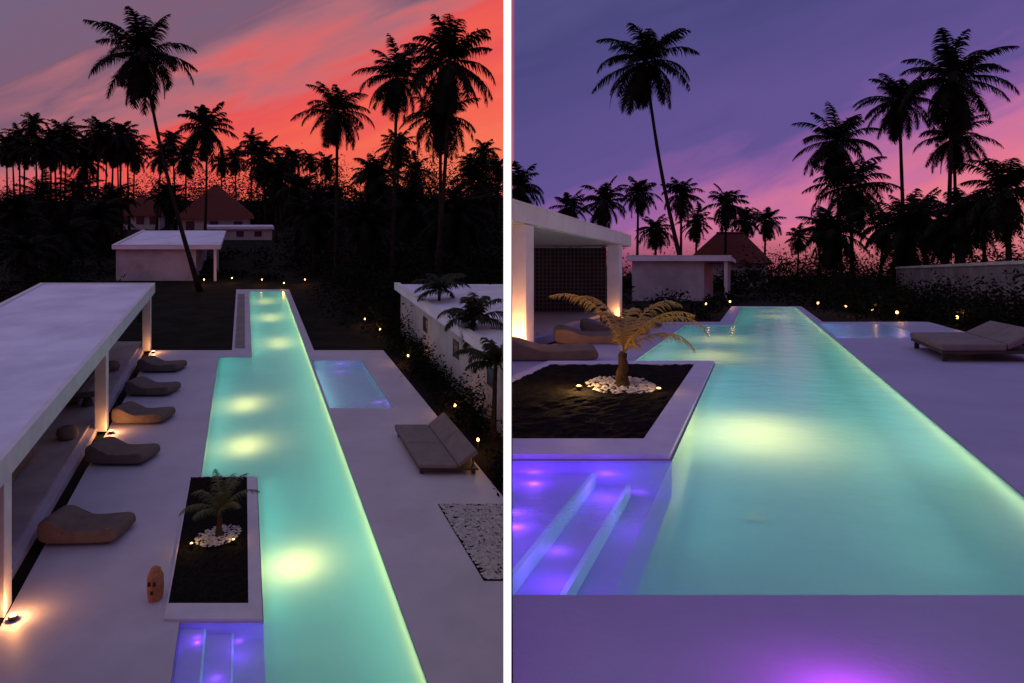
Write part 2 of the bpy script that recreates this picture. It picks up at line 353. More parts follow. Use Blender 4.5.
def planter(S, a0,a1,Y0,Y1, bl,br,bf,bb, h, palm, seed, L, leaf, azs, curl, tr, pw, sp):
    W = S.word; t = thing('planter', 'low rectangular planter with pale rim and black soil beside the pool '+W, 'planter', S.P((a0+a1)/2,(Y0+Y1)/2))
    bm = bmesh.new()
    obox(bm,S,a0,a1,Y0,Y0+bf,.003,h); obox(bm,S,a0,a1,Y1-bb,Y1,.003,h)
    obox(bm,S,a0,a0+bl,Y0+bf,Y1-bb,.003,h); obox(bm,S,a1-br,a1,Y0+bf,Y1-bb,.003,h)
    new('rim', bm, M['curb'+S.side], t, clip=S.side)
    bm = cellmesh(S,[a0+bl+(a1-br-a0-bl)*i/30 for i in range(31)],[Y0+bf+(Y1-bb-Y0-bf)*i/60 for i in range(61)],lambda a,Y:True,h*.8)
    for v in bm.verts: v.co.z += rnd.uniform(-.018,.018)
    new('soil', bm, M['soil'], t, clip=S.side)
    pa,pY,th = palm; base = S.P(pa,pY,h*.7)
    pts = []
    for _ in range(420):
        an = rnd.uniform(0,2*PI); rr = .5*math.sqrt(rnd.random()); pts.append(base+Vector((math.cos(an)*rr,math.sin(an)*rr*1.25,.03)))
    pebbles('pebbles', S, pts, .035, 'ring of white pebbles round the small palm in the planter '+W)
    p = thing('ornamental_palm', ('small golden lit palm with arching fronds' if S.side=='R' else 'small olive green palm with arching fronds')+' growing in the planter '+W, 'palm', base)
    bm = bmesh.new(); tube(bm,[base+Vector((.012*math.sin(i*1.3)+.03*i/10,0,th*i/10)) for i in range(11)],[tr*(1+.5*(1-i/10)**3)*(1-.35*i/10)+(.010 if i%2 else 0) for i in range(11)],10)
    new('trunk', bm, M['bark'], p)
    me = frond_crown('crown', seed, len(azs), L, 46, leaf, .018, M['gold'+S.side], 0, 0, curl, azs)
    o = bpy.data.objects.new('crown', me); C.objects.link(o); o.parent = p; o.location = (.03,0,th)
    for k,(dx,dy) in enumerate(sp):
        l = base+Vector((dx,dy,0))
        g = thing('spotlight', ('left' if k==0 else 'right')+' small spotlight in the pebbles below the planter palm '+W, 'spotlight', l, 'planter spotlights '+W)
        bm = bmesh.new(); cyl(bm,l,.03,.05,.0,.09,12); new('body', bm, M['metal'], g)
        bm = bmesh.new(); cyl(bm,l,.03,.025,.091,.10,12); new('lens', bm, M['glow'], g)
        plight('spot_lamp', l+Vector((0,0,.2)), pw[k], (1,.56,.18), .03, g)
planter(LS,-1.6,.37,13.96,20.68,.035,.28,.52,.05,.05,(-.62,17.2,.60),5,1.2,.24,
        [(.2,60,.95),(2.8,62,.9),(1.4,72,1),(-.7,50,.9),(3.7,48,.9),(5.2,74,.95),(2.1,82,1.0),(.8,78,.95),(4.4,40,.8)],(75,125),.07,(3.5,2),((-.42,-.55),(.5,-.35)))
planter(RS,-4.0,-.80,6.49,13.48,.2,.34,.62,.5,.05,(-2.0,10.4,.52),8,1.35,.25,
        [(2.95,72,1.15),(2.6,83,1.0),(-.05,56,1.2),(.35,70,1.1),(-.5,62,1.0),(.15,40,.95),(1.2,84,.8)],(95,140),.085,(26,2),((-.66,-.30),(.46,-.45)))

# gravel bed on the left
pts = []
for _ in range(3600):
    Y = rnd.uniform(15.4,18.95); a = rnd.uniform(5.3,7.15); p = LS.P(a,Y,.02)
    if p.x < -.1: pts.append(p)
pebbles('gravel', LS, pts, .045, 'bed of white pebbles let into the deck right of the pool under the red sunset')
o = new('gravel_edging', OB(LS,5.26,7.19,15.36,19,.002,.008), M['ground'], clip='L')
tag(o,'dark bed under the white pebbles on the right of the deck','gravel bed',kind='structure')
o = new('border_strip', OB(LS,-.48,.05,36.6,54,.002,.012), M['strip'])
tag(o,'grey inset strip along the far left border of the pool','paving strip',kind='structure')

# ------------------------------------------------------------------ pavilion
def pavilion(S, aF, aB, Ya, Yb, cols, cw, soff, top, label):
    t = thing('pavilion', label, 'pavilion', S.P(aF,Yb))
    cl = S.side
    bm = bmesh.new(); obox(bm,S,aB,aF,Ya,Yb,soff+.03,top-.06); new('roof_slab', bm, M['plaster'], t, clip=cl)
    bm = cellmesh(S,[aB+.25,aF-.16],[Ya,Yb-.2],lambda a,Y:True,top-.05); new('roof_membrane', bm, M['roof'], t, clip=cl)
    bm = bmesh.new(); obox(bm,S,aF-.16,aF+.003,Ya,Yb+.003,top-.055,top); obox(bm,S,aB,aF-.16,Yb-.2,Yb+.003,top-.055,top); obox(bm,S,aB,aB+.25,Ya,Yb-.2,top-.055,top)
    new('parapet', bm, M['plaster'], t, clip=cl)
    bm = bmesh.new(); obox(bm,S,aB+.05,aF-.05,Ya,Yb-.05,soff,soff+.028); new('ceiling', bm, M['soffit'], t, clip=cl)
    for (a,Y) in cols:
        new('column', OB(S,a-cw/2,a+cw/2,Y-cw*.6,Y+cw*.6,.003,soff-.002), M['plaster'], t, clip=cl, bevel=.01)
    bm = bmesh.new(); obox(bm,S,aB,aF-.62,Ya,Yb-.6,-.1,.22); new('floor_slab', bm, M['floorp'], t, clip=cl)
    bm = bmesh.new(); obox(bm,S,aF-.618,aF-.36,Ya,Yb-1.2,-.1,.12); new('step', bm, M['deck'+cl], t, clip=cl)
    bm = bmesh.new(); obox(bm,S,aB,aB+.2,Ya,Yb-.6,.222,soff-.002); new('back_wall', bm, M['dark'], t, clip=cl)
    return t
pL = pavilion(LS,-4.8,-11,9,37.8,((-5.02,14.3),(-5.02,24.7),(-5.02,36.2)),.40,2.7,3.25,'open pavilion with flat pale roof left of the pool under the red sunset')
pR = pavilion(RS,-5.1,-12,9,28.6,((-5.33,15.8),(-5.33,26.4)),.46,2.82,3.3,'open flat roofed pavilion with orange lit column under the violet sky')
bm = bmesh.new(); obox(bm,RS,-9.4,-5.95,27.75,27.85,.225,2.78); lw = new('lattice_back', bm, M['dark'], pR, clip='R')
bm = bmesh.new(); xs = []; zs = []; v_ = -9.38
while v_ < -5.95: xs += [v_, v_+.05]; v_ += .155
v_ = .23
while v_ < 2.75: zs += [v_, v_+.05]; v_ += .155
gv = [[bm.verts.new(RS.P(a_,27.68,z_)) for z_ in zs] for a_ in xs]
for i in range(len(xs)-1):
    for j in range(len(zs)-1):
        if i%2 and j%2: continue
        bm.faces.new((gv[i][j],gv[i+1][j],gv[i+1][j+1],gv[i][j+1]))
new('lattice', bm, M['stud'], pR, clip='R')

def column_light(S,a,Y,label,power):
    l = S.P(a,Y)
    g = thing('uplight', label, 'uplight', l, 'column uplights '+S.word)
    bm = bmesh.new(); cyl(bm,l,.07,.09,.003,.10,14); new('body', bm, M['metal'], g)
    bm = bmesh.new(); cyl(bm,l,.075,.06,.101,.115,14); new('lens', bm, M['glow'], g)
    plight('uplight_lamp', l+Vector((0,0,.22)), power, (1,.42,.14), .04, g)
column_light(LS,-4.62,14.0,'glowing uplight on the deck at the nearest pavilion column under the red sunset',38)
column_light(LS,-4.62,24.3,'glowing uplight on the deck at the middle pavilion column under the red sunset',34)
column_light(LS,-4.62,35.6,'glowing uplight at the farthest pavilion column under the red sunset',24)
column_light(RS,-5.03,15.1,'glowing uplight at the foot of the big orange lit column under the violet sky',90)
column_light(RS,-4.98,25.9,'glowing uplight at the far slim pavilion column under the violet sky',18)

# ------------------------------------------------------------------ loungers
def make_lounger():
    t = thing('sun_lounger','proto','sun lounger',(0,0,0))
    top = [(-1.0,.30),(-1.0,.50),(-.93,.60),(-.74,.62),(-.56,.55),(-.40,.40),(-.15,.34),(.15,.34),(.50,.36),(.80,.39),(.97,.37),(1.02,.27)]
    bot = [(1.02,.10),(.85,.03),(.3,.025),(-.3,.025),(-.85,.03),(-1.0,.12)]
    prof = top+bot; hw = .42
    bm = bmesh.new(); rows = []
    for y,s in ((-hw,.88),(-hw+.03,.99),(0,1.01),(hw-.03,.99),(hw,.88)):
        cz = .26
        rows.append([bm.verts.new((x*(.97+.03*s),y,cz+(z-cz)*s)) for x,z in prof])
    n = len(prof)
    for i in range(len(rows)-1):
        for k in range(n): bm.faces.new((rows[i][k],rows[i][(k+1)%n],rows[i+1][(k+1)%n],rows[i+1][k]))
    bm.faces.new(rows[0]); bm.faces.new(rows[-1][::-1])
    o = new('cushion', bm, M['cushion'], t, smooth=True); s = o.modifiers.new('sub','SUBSURF'); s.levels = 1; s.render_levels = 2
    bm = bmesh.new(); box(bm,-.78,.80,-.34,.34,.0,.08); new('base', bm, M['frame'], t, bevel=.02)
    bm = bmesh.new(); tube(bm,[Vector((-.33,-.43,.30)),Vector((-.33,-.38,.378)),Vector((-.33,.38,.378)),Vector((-.33,.43,.30))],[.012]*4,6); new('seam', bm, M['frame'], o)
    return t
lg = make_lounger()
llab = ['dark taupe wave shaped sun lounger nearest the viewer beside the pavilion','taupe sun lounger, second nearest in the row beside the pavilion under the red sunset',
        'taupe sun lounger in the middle of the row, by the lit middle column','taupe sun lounger, second farthest in the row under the red sunset','taupe sun lounger at the far end of the row under the red sunset']
for i,(a,Y,rz) in enumerate(((-3.86,17.3,.05),(-3.80,22.0,-.03),(-3.66,25.6,.05),(-3.76,28.9,-.03),(-3.78,32.4,.02))):
    if i == 0: lg.location = LS.P(a,Y,.003); lg.rotation_euler = (0,0,rz); lg['label'] = llab[0]; lg['group'] = 'loungers in a row beside the pavilion under the red sunset'; o = lg
    else: o = dup(lg,LS.P(a,Y,.003),rz,llab[i])
    o.scale = (.92,1.3,1.0)
rlab = ['taupe sun lounger nearest the lit column under the violet sky','taupe sun lounger, second in the row behind the planter under the violet sky',
        'taupe sun lounger, third in the row behind the planter palm under the violet sky','taupe sun lounger, farthest in the row by the pool under the violet sky']
for i,(a,Y) in enumerate(((-4.2,14.2),(-4.1,17.5),(-4.1,20.2),(-4.1,22.9))):
    o = dup(lg,RS.P(a,Y,.003),rnd.uniform(-.05,.05),rlab[i]); o['group'] = 'loungers in a row beside the pavilion under the violet sky'; o.scale = (.95,1.0,.66)

def make_daybed(S, a0,a1,Y0,Y1,hb,label):
    t = thing('daybed', label, 'daybed', S.P((a0+a1)/2,(Y0+Y1)/2))
    for a in (a0+.12,a1-.12):
        for Y in (Y0+.2,Y1-.2): new('leg', OB(S,a-.05,a+.05,Y-.05,Y+.05,.003,.158), M['frame'], t)
    new('bed_frame', OB(S,a0+.02,a1-.02,Y0+.02,Y1-.02,.16,.22), M['frame'], t, bevel=.01)
    am = a0+(a1-a0)*.64; Ym = (Y0+Y1)/2
    for (y0,y1) in ((Y0,Ym-.012),(Ym+.012,Y1)):
        new('mattress', OB(S,a0,am,y0,y1,.222,.36), M['cushion2'], t, bevel=.035)
        bm = bmesh.new()
        hexa(bm,[S.P(am+.02,y0,.24),S.P(a1-.02,y0,hb),S.P(a1-.02,y1,hb),S.P(am+.02,y1,.24),S.P(am+.01,y0,.365),S.P(a1-.10,y0,hb+.14),S.P(a1-.10,y1,hb+.14),S.P(am+.01,y1,.365)])
        b = new('backrest', bm, M['cushion2'], t, bevel=.03)
    for y in (Y0+.4,Y1-.4):
        bm = bmesh.new(); tube(bm,[S.P(a1-.12,y,hb-.05),S.P(a1-.06,y,.22)],[.025,.025],6)
        new('backrest_strut', bm, M['frame'], t)
make_daybed(LS,5.2,7.0,20.8,24.2,.66,'wide grey taupe daybed on the deck right of the pool under the red sunset')
make_daybed(RS,3.6,5.6,13.6,16.4,.50,'wide taupe daybed on the deck at the right edge under the violet sky')

# tan lantern
b = LS.P(-1.86,14.7,.003)
t = thing('garden_lantern','small upright tan carved lantern standing on the deck beside the planter','lantern',b)
bm = bmesh.new(); tube(bm,[b+Vector((0,0,z)) for z in (0,.05,.06,.30,.50,.56,.60)],[.13,.13,.15,.165,.155,.13,.10],12); new('body', bm, M['lantern'], t)
bm = bmesh.new(); tube(bm,[b+Vector((0,0,z)) for z in (.601,.64,.68)],[.11,.10,.05],12); new('cap', bm, M['lantern'], t)
for dx,dz in ((-.055,.38),(.055,.38),(0,.2)):
    bm = bmesh.new(); c = b+Vector((dx,-.152,dz)); box(bm,c.x-.028,c.x+.028,c.y-.02,c.y+.02,c.z-.04,c.z+.04); new('opening', bm, M['dark'], t, bevel=.008)

# pavilion furniture (dim)
def sofa(S,a,Y,ln,label):
    t = thing('sofa',label,'sofa',S.P(a,Y,.223))
    new('seat', OB(S,a-.4,a+.4,Y-ln/2,Y+ln/2,.28,.62), M['cushion'], t, bevel=.04)
    new('backrest', OB(S,a-.62,a-.41,Y-ln/2,Y+ln/2,.28,1.0), M['cushion'], t, bevel=.04)
    for y in (Y-ln/2-.1,Y+ln/2+.1): new('armrest', OB(S,a-.6,a+.4,y-.09,y+.09,.28,.8), M['cushion'], t, bevel=.03)
    new('base', OB(S,a-.55,a+.35,Y-ln/2,Y+ln/2,.223,.278), M['frame'], t)
sofa(LS,-6.9,20.0,3,'long taupe sofa in the shade under the pavilion roof, nearer one')
sofa(LS,-6.7,28.5,3.4,'long taupe sofa in the shade under the pavilion roof, farther one')
for i,(a,Y,nm) in enumerate(((-5.85,23.2,'round brown pouf on the pavilion floor near the middle column'),(-5.95,31.5,'round brown pouf on the pavilion floor toward its far end'))):
    c = LS.P(a,Y,.223)
    g = thing('pouf',nm,'pouf',c)
    bm = bmesh.new(); tube(bm,[c+Vector((0,0,z)) for z in (0,.04,.2,.36,.42)],[.2,.28,.33,.29,.18],16); new('cushion',bm,M['cushion'],g,smooth=True)
    bm = bmesh.new(); cyl(bm,c,.05,.04,.421,.435,10); new('button',bm,M['frame'],g)
c = LS.P(-5.95,26.6,.223)
g = thing('coffee_table','round dark coffee table before the farther sofa under the pavilion roof','table',c)
bm = bmesh.new(); cyl(bm,c,.5,.5,.40,.44,24); new('tabletop',bm,M['frame'],g)
bm = bmesh.new(); cyl(bm,c,.22,.10,.0,.399,16); new('pedestal',bm,M['frame'],g)

# ------------------------------------------------------------------ buildings
def windows_a(S,t,a,Ys,z0,z1,w,sgn):
    for Y in Ys:
        bm = bmesh.new(); x0,x1 = (a-.04,a-.003)
        obox(bm,S,x0,x1,Y-w/2-.08,Y+w/2+.08,z1,z1+.08); obox(bm,S,x0,x1,Y-w/2-.08,Y+w/2+.08,z0-.08,z0)
        obox(bm,S,x0,x1,Y-w/2-.08,Y-w/2,z0,z1); obox(bm,S,x0,x1,Y+w/2,Y+w/2+.08,z0,z1)
        f = new('window',bm,M['frame'],t,clip=S.side)
        bm = bmesh.new(); obox(bm,S,a-.02,a-.004,Y-w/2+.001,Y+w/2-.001,z0+.001,z1-.001); new('pane',bm,M['glass'],f,clip=S.side)
def windows_y(S,t,Y,as_,z0,z1,w,nm='window'):
    for a in as_:
        bm = bmesh.new(); y0,y1 = Y-.05,Y-.003
        obox(bm,S,a-w/2-.1,a+w/2+.1,y0,y1,z1,z1+.1); obox(bm,S,a-w/2-.1,a+w/2+.1,y0,y1,z0-.1,z0)
        obox(bm,S,a-w/2-.1,a-w/2,y0,y1,z0,z1); obox(bm,S,a+w/2,a+w/2+.1,y0,y1,z0,z1)
        f = new(nm,bm,M['frame'],t,clip=S.side)
        bm = bmesh.new(); obox(bm,S,a-w/2+.001,a+w/2-.001,Y-.03,Y-.004,z0+.001,z1-.001); new('pane',bm,M['glass'],f,clip=S.side)
def flat_house(S,a0,a1,Y0,Y1,h,label,name='flat_roofed_building',over=.3,post=None):
    t = thing(name,label,'building',S.P((a0+a1)/2,(Y0+Y1)/2))
    new('wall',OB(S,a0,a1,Y0,Y1,-.3,h),M['greyplaster'],t,clip=S.side)
    new('roof',OB(S,a0-.3,a1+over,Y0-.4,Y1+.3,h+.002,h+.3),M['roof'],t,clip=S.side)
    bm = bmesh.new(); obox(bm,S,a0-.3,a1+over,Y0-.4,Y0-.1,h+.302,h+.40); obox(bm,S,a0-.3,a0,Y0-.1,Y1+.3,h+.302,h+.40)
    new('parapet',bm,M['plaster'],t,clip=S.side)
    if post:
        for Y in (Y0-.1,Y0+5): new('post',OB(S,a1+post-.12,a1+post+.12,Y-.12,Y+.12,-.2,h-.002),M['plaster'],t,clip=S.side)
    return t
def hip_house(S,a0,a1,Y0,Y1,h,rh,label):
    t = thing('hip_roofed_house',label,'house',S.P((a0+a1)/2,(Y0+Y1)/2))
    new('wall',OB(S,a0,a1,Y0,Y1,-.3,h),M['greyplaster'],t,clip=S.side)
    o_ = .7; dA = (Y1-Y0)/2*.75
    p = [S.P(a0-o_,Y0-o_,h+.01),S.P(a1+o_,Y0-o_,h+.01),S.P(a1+o_,Y1+o_,h+.01),S.P(a0-o_,Y1+o_,h+.01)]
    rg = [S.P(a0+dA,(Y0+Y1)/2,h+rh),S.P(a1-dA,(Y0+Y1)/2,h+rh)]
    bm = bmesh.new(); v = [bm.verts.new(x) for x in p]; r = [bm.verts.new(x) for x in rg]
    for f in ((v[0],v[1],r[1],r[0]),(v[1],v[2],r[1]),(v[2],v[3],r[0],r[1]),(v[3],v[0],r[0]),(v[3],v[2],v[1],v[0])): bm.faces.new(f)
    rf = new('roof',bm,M['tile'],t,clip=S.side)
    bm = bmesh.new(); tube(bm,[rg[0]+Vector((0,0,.03)),rg[1]+Vector((0,0,.03))],[.15,.15],6); new('ridge',bm,M['tile'],rf)
    n = 3
    windows_y(S,t,Y0,[a0+(a1-a0)*(i+.5)/n for i in range(n)],.9,2.1,1.2)
    return t
A = LS.A
g = flat_house(LS,A(116,62),A(196,62),62,80,2.7,'low white building with flat pale roof behind the pavilion under the red sunset',over=2.2,post=1.7)
hip_house(LS,A(178,112),A(250,112),112,126,2.6,5.2,'white house with dark red hip roof among the trees under the red sunset')
g = flat_house(LS,A(206,104),A(272,104),104,109,1.5,'long low white outbuilding before the red hip roof')
windows_y(LS,g,104,[A(240,104),A(258,104)],.5,1.1,.9)
hip_house(LS,A(120,126),A(160,126),126,134,2.4,3.4,'smaller house with dark red roof half hidden by trees at left')
g = flat_house(LS,8.95,16,22,40,2.5,'long white building with flat pale roof along the right edge under the red sunset')
windows_a(LS,g,8.95,(25.3,29.5,34.5),1.4,1.95,.6,-1)
A = RS.A
g = flat_house(RS,A(632,48),A(704,48),48,58,2.6,'low white building with flat roof behind the pool end under the violet sky',over=1.9,post=1.5)
hip_house(RS,A(690,85),A(768,85),85,93,3.0,3.9,'dark hip roofed house seen behind the low white building under the violet sky')
t = thing('garden_wall','long grey garden wall along the right edge under the violet sky','wall',RS.P(8.9,30))
new('wall',OB(RS,8.8,9.1,20,44,-.3,2.05),M['wallplaster'],t,clip='R'); new('coping',OB(RS,8.74,9.16,20,44,2.052,2.17),M['greyplaster'],t,clip='R')

# ------------------------------------------------------------------ added partition wall, keeps the light of the two terraces apart
t = thing('added_partition_wall','tall thin white wall added to divide the two pool terraces','wall',(-.018,2.8,ZC-12))
new('wall_panel',BX(-.034,-.003,2.81,150,ZC-12,ZC+1.2),M['white'],t)
new('front_edge_glow',BX(-.034,-.003,2.79,2.808,ZC-12,ZC+1.2),M['edge'],t)

# ------------------------------------------------------------------ palms
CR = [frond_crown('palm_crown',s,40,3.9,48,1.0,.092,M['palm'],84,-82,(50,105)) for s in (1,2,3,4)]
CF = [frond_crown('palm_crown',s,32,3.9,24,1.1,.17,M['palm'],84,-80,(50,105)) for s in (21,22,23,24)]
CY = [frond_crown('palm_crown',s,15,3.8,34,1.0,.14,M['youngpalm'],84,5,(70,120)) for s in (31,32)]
def palm(S, px_top, py_top, Y, rad, label, px_base=None, far=False, i=0, group=None, bend=0.0, cat='palm tree', crowns=None):
    ab = S.A(px_base if px_base is not None else px_top, Y)
    base = S.P(ab,Y,-.15)
    topz = ZC+(227-py_top)/F*Y; topx = (px_top-512)/F*Y
    top = Vector((topx, Y+rnd.uniform(-.5,.5), topz))
    t = thing('palm_tree',label,cat,base,group)
    h = topz-base.z; n = 14; pts = []; rad_ = []
    for k in range(n+1):
        u = k/n; p = base.lerp(top,u); p.x += bend*h*math.sin(PI*u)*.5
        pts.append(p); rad_.append((.20-.09*u+(.10*(1-u)**8))*(.9 if not far else 1.0)*min(1,rad/3+.1)+(.008 if k%2 else 0))
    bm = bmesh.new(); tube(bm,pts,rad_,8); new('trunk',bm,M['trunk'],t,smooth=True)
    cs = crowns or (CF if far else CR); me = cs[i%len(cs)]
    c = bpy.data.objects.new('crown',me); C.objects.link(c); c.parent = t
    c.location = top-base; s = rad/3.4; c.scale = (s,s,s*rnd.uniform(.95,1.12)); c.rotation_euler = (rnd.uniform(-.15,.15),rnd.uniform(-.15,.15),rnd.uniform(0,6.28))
    return t
# left, large
palm(LS,144,54,56,3.9,'tallest slender palm with leaning trunk rising left of the pool under the red sunset',200,i=0,bend=-.04)
palm(LS,338,112,60,3.2,'shorter palm, leftmost of the big palm group right of the pool under the red sunset',336,i=1)
palm(LS,396,76,56,3.3,'tall palm in the middle of the big palm group under the red sunset',392,i=2)
palm(LS,450,62,52,3.9,'tallest big palm at the right of the group under the red sunset',434,i=3,bend=.02)
palm(LS,440,116,54,3.1,'palm with crown just below the tallest big palm under the red sunset',440,i=0)
# left, far row
far = [(6,146),(13,154),(20,134),(27,150),(33,126),(44,148),(51,141),(57,155),(63,136),(69,146),(80,150),(86,158),(91,140),(101,129),(106,146),(112,150),(118,156),(123,138),(128,148),(134,156),(160,152),(172,144),(186,160),(207,126),(222,158),(236,160),(251,146),(264,160),(279,165),(293,157),(310,166),(326,160),(372,168),(399,148),(415,168),(471,168),(484,155),(497,162)]
for i,(x,y) in enumerate(far):
    big = x in (207,399,101); Y = rnd.uniform(105,150) if not big else 95
    palm(LS,x,y+rnd.uniform(-5,5),Y,rnd.uniform(2.6,4.3),'black palm silhouette, %s from the left in the far row under the red sunset'%ordn[i],x+rnd.uniform(-4,4),True,i,'palms of the far row under the red sunset',rnd.uniform(-.04,.04))
for i,(x,y,Y,r,l) in enumerate(((62,236,70,3.3,'low dark palm above the pavilion roof at far left'),(98,218,80,3.4,'low dark palm left of the white building under the red sunset'),(12,212,85,3.4,'low dark palm at the left edge under the red sunset'),
        (300,190,85,3.2,'low dark palm behind the far end of the pool under the red sunset'),(368,222,58,3.0,'low bushy palm under the big palm group'),(455,215,60,3.2,'low dark palm at the foot of the tallest big palm'),
        (330,205,75,3.3,'low dark palm below the leftmost big palm under the red sunset'),(408,205,70,3.3,'low dark palm below the middle big palm under the red sunset'),(30,250,62,2.8,'lowest dark palm just above the pavilion roof at left'),
        (276,178,100,3.6,'dark palm right of the red hip roof under the red sunset'),(378,178,85,3.8,'dark mid height palm between the big palms under the red sunset'),(478,182,80,3.8,'dark mid height palm at the right edge under the red sunset'),(314,215,66,3.0,'dark low palm just right of the pool end under the red sunset'),
        (112,200,88,3.2,'dark palm rising beside the smaller red roof at left'),(42,196,100,3.8,'dark mid height palm at far left under the red sunset'),(168,196,100,3.0,'dark palm between the two red roofs'),(78,190,105,3.8,'dark mid height palm left of the smaller red roof'))):
    palm(LS,x,y,Y,r,l,x,False,i)
for i,(x,y,Y,r,l) in enumerate(((439,290,34.5,1.6,'young palm before the long white building, first from the far end'),
        (474,320,28.5,1.6,'young palm before the long white building, second from the far end'),(496,362,24,1.4,'young palm before the long white building, nearest one at right edge'))):
    palm(LS,x,y,Y,r,l,x-3,False,i,'young palms before the long white building',crowns=CY)
# right
palm(RS,645,62,55,3.9,'tallest slender palm with leaning trunk left of the pool under the violet sky',690,i=1,bend=-.04)
palm(RS,838,140,55,3.2,'palm at the left of the big palm group under the violet sky',842,i=2)
palm(RS,899,100,55,3.0,'second tallest palm of the big palm group under the violet sky',906,i=3)
palm(RS,948,80,52,3.9,'tallest palm of the big group at right under the violet sky',944,i=0,bend=.02)
palm(RS,952,138,58,2.9,'palm with crown just below the tallest one at right under the violet sky',958,i=1)
palm(RS,852,186,50,3.2,'lower full palm in the middle of the big group under the violet sky',852,i=2)
palm(RS,1004,190,34,2.4,'dark palm at the right edge under the violet sky',1010,i=3)
palm(RS,905,228,45,2.8,'low bushy palm below the second tallest palm under the violet sky',905,i=0)
palm(RS,965,218,42,2.7,'low bushy palm before the garden wall under the violet sky',965,i=1)
palm(RS,836,232,46,2.5,'low bushy palm right of the pool end under the violet sky',836,i=2)
farR = [(520,186,70,2.8),(570,207,80,2.5),(604,202,75,3.0),(638,193,85,2.8),(655,230,90,2.8),(681,194,88,2.9),(697,223,95,2.6),(726,204,85,2.9),(746,220,95,2.6),(766,220,100,2.8),(800,238,110,2.6),(822,226,100,2.6),(882,226,80,3.2),(925,216,75,3.2),(940,236,80,3.0),(984,216,60,2.6)]
for i,(x,y,Y,r) in enumerate(farR):
    palm(RS,x,y,Y,r,'black palm silhouette, %s from the left in the far row under the violet sky'%ordn[i],x+rnd.uniform(-3,3),True,i,'palms of the far row under the violet sky',rnd.uniform(-.03,.03))

# ------------------------------------------------------------------ undergrowth
def leaf_cloud(name, blobs, dens, label, side, cat='undergrowth', kind='stuff'):
    V = []; Fc = []; r = random.Random(len(blobs)*7+3)
    for (c,rx,ry,rz,ls) in blobs:
        n = int(dens*(rx*rz)/(ls*ls)*1.2)+60
        for _ in range(n):
            d = Vector((r.gauss(0,1),r.gauss(0,1),r.gauss(0,1))).normalized(); d.z = abs(d.z) if r.random() < .8 else d.z
            q = r.uniform(.22,.95)**.6*(1+.16*math.sin(d.x*7+c.x)+.13*math.sin(d.z*9+c.y))
            p = c+Vector((d.x*rx*q,d.y*ry*q,d.z*rz*q))
            s = ls*r.uniform(.5,1.25)
            if side == 'L' and p.x > -.1-s: continue
            if side == 'R' and p.x < .06+s: continue
            u = Vector((r.gauss(0,1),r.gauss(0,1),r.gauss(0,.7))).normalized(); w = u.cross(Vector((r.gauss(0,1),r.gauss(0,1),r.gauss(0,1)))).normalized()*.42
            b = len(V); V += [tuple(p-u*s*.5),tuple(p+w*s*.5),tuple(p+u*s*.5),tuple(p-w*s*.5)]; Fc.append((b,b+1,b+2,b+3))
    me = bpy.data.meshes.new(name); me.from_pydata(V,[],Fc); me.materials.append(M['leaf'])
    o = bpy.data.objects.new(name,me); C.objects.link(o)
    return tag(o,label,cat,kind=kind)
bl = []
S = LS
for _ in range(190):
    Y = rnd.uniform(62,110); px = rnd.uniform(-20,500)
    h = rnd.uniform(.35,1)*(1.2+(Y-58)*.085)
    if 105 < px < 285 and Y < 116: h = min(h, max(.4,(Y-60)*.02+.5))
    if 195 < px < 285 and Y > 85: continue
    if 105 < px < 225 and Y < 63: continue
    if px > 300: h *= 1.3
    bl.append((S.P(S.A(px,Y),Y,0),h*rnd.uniform(.8,1.4)+.5,h*1.2+.5,h,.28+.002*Y))
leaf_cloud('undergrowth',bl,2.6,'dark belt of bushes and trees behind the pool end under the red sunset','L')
bl = []
for _ in range(150):                  # far wood
    Y = rnd.uniform(132,165); px = rnd.uniform(-20,505)
    top = rnd.uniform(180,196) if px < 130 else (rnd.uniform(148,186) if px > 190 else rnd.uniform(166,190))
    h = (180+6160/Y-top)/F*Y
    bl.append((S.P(S.A(px,Y),Y,0),rnd.uniform(2.5,5.5),4,h*.98,.62))
leaf_cloud('far_wood',bl,4.6,'far wood of dark rounded trees closing the skyline under the red sunset','L','wood')
bl = []
for _ in range(80):
    Y = rnd.uniform(41,66); a = rnd.uniform(7.0,max(7.5,.365*Y)); px = S.vx+a*F/Y
    h = rnd.uniform(1.2,4.4) if px > 330 else rnd.uniform(.5,1.2)
    bl.append((S.P(a,Y,-.1),h*.8+.3,h+.3,h,.30))
leaf_cloud('undergrowth',bl,2.6,'dark shrubs under the big palms right of the far pool under the red sunset','L')
bl = []
for _ in range(90):
    Y = rnd.uniform(14,42); a = rnd.uniform(7.9,8.8); h = rnd.uniform(.7,1.9)
    bl.append((S.P(a,Y,-.1),h*.34+.2,h*.6+.2,h,.16))
for _ in range(10):
    Y = rnd.uniform(18.5,21); a = rnd.uniform(7.5,7.9); h = rnd.uniform(.6,1.2)
    bl.append((S.P(a,Y,-.1),h*.4,h*.6,h,.15))
leaf_cloud('hedge_planting',bl,2.6,'dark leafy planting along the right edge of the deck under the red sunset','L','hedge')
bl = []
for _ in range(40):
    Y = rnd.uniform(41,60); px = rnd.uniform(-20,112); h = rnd.uniform(1,2.9)
    bl.append((S.P(S.A(px,Y),Y,-.1),h*.9+.3,h+.3,h,.28))
leaf_cloud('undergrowth',bl,2.6,'dark bushes behind the pavilion roof under the red sunset','L')
S = RS; bl = []
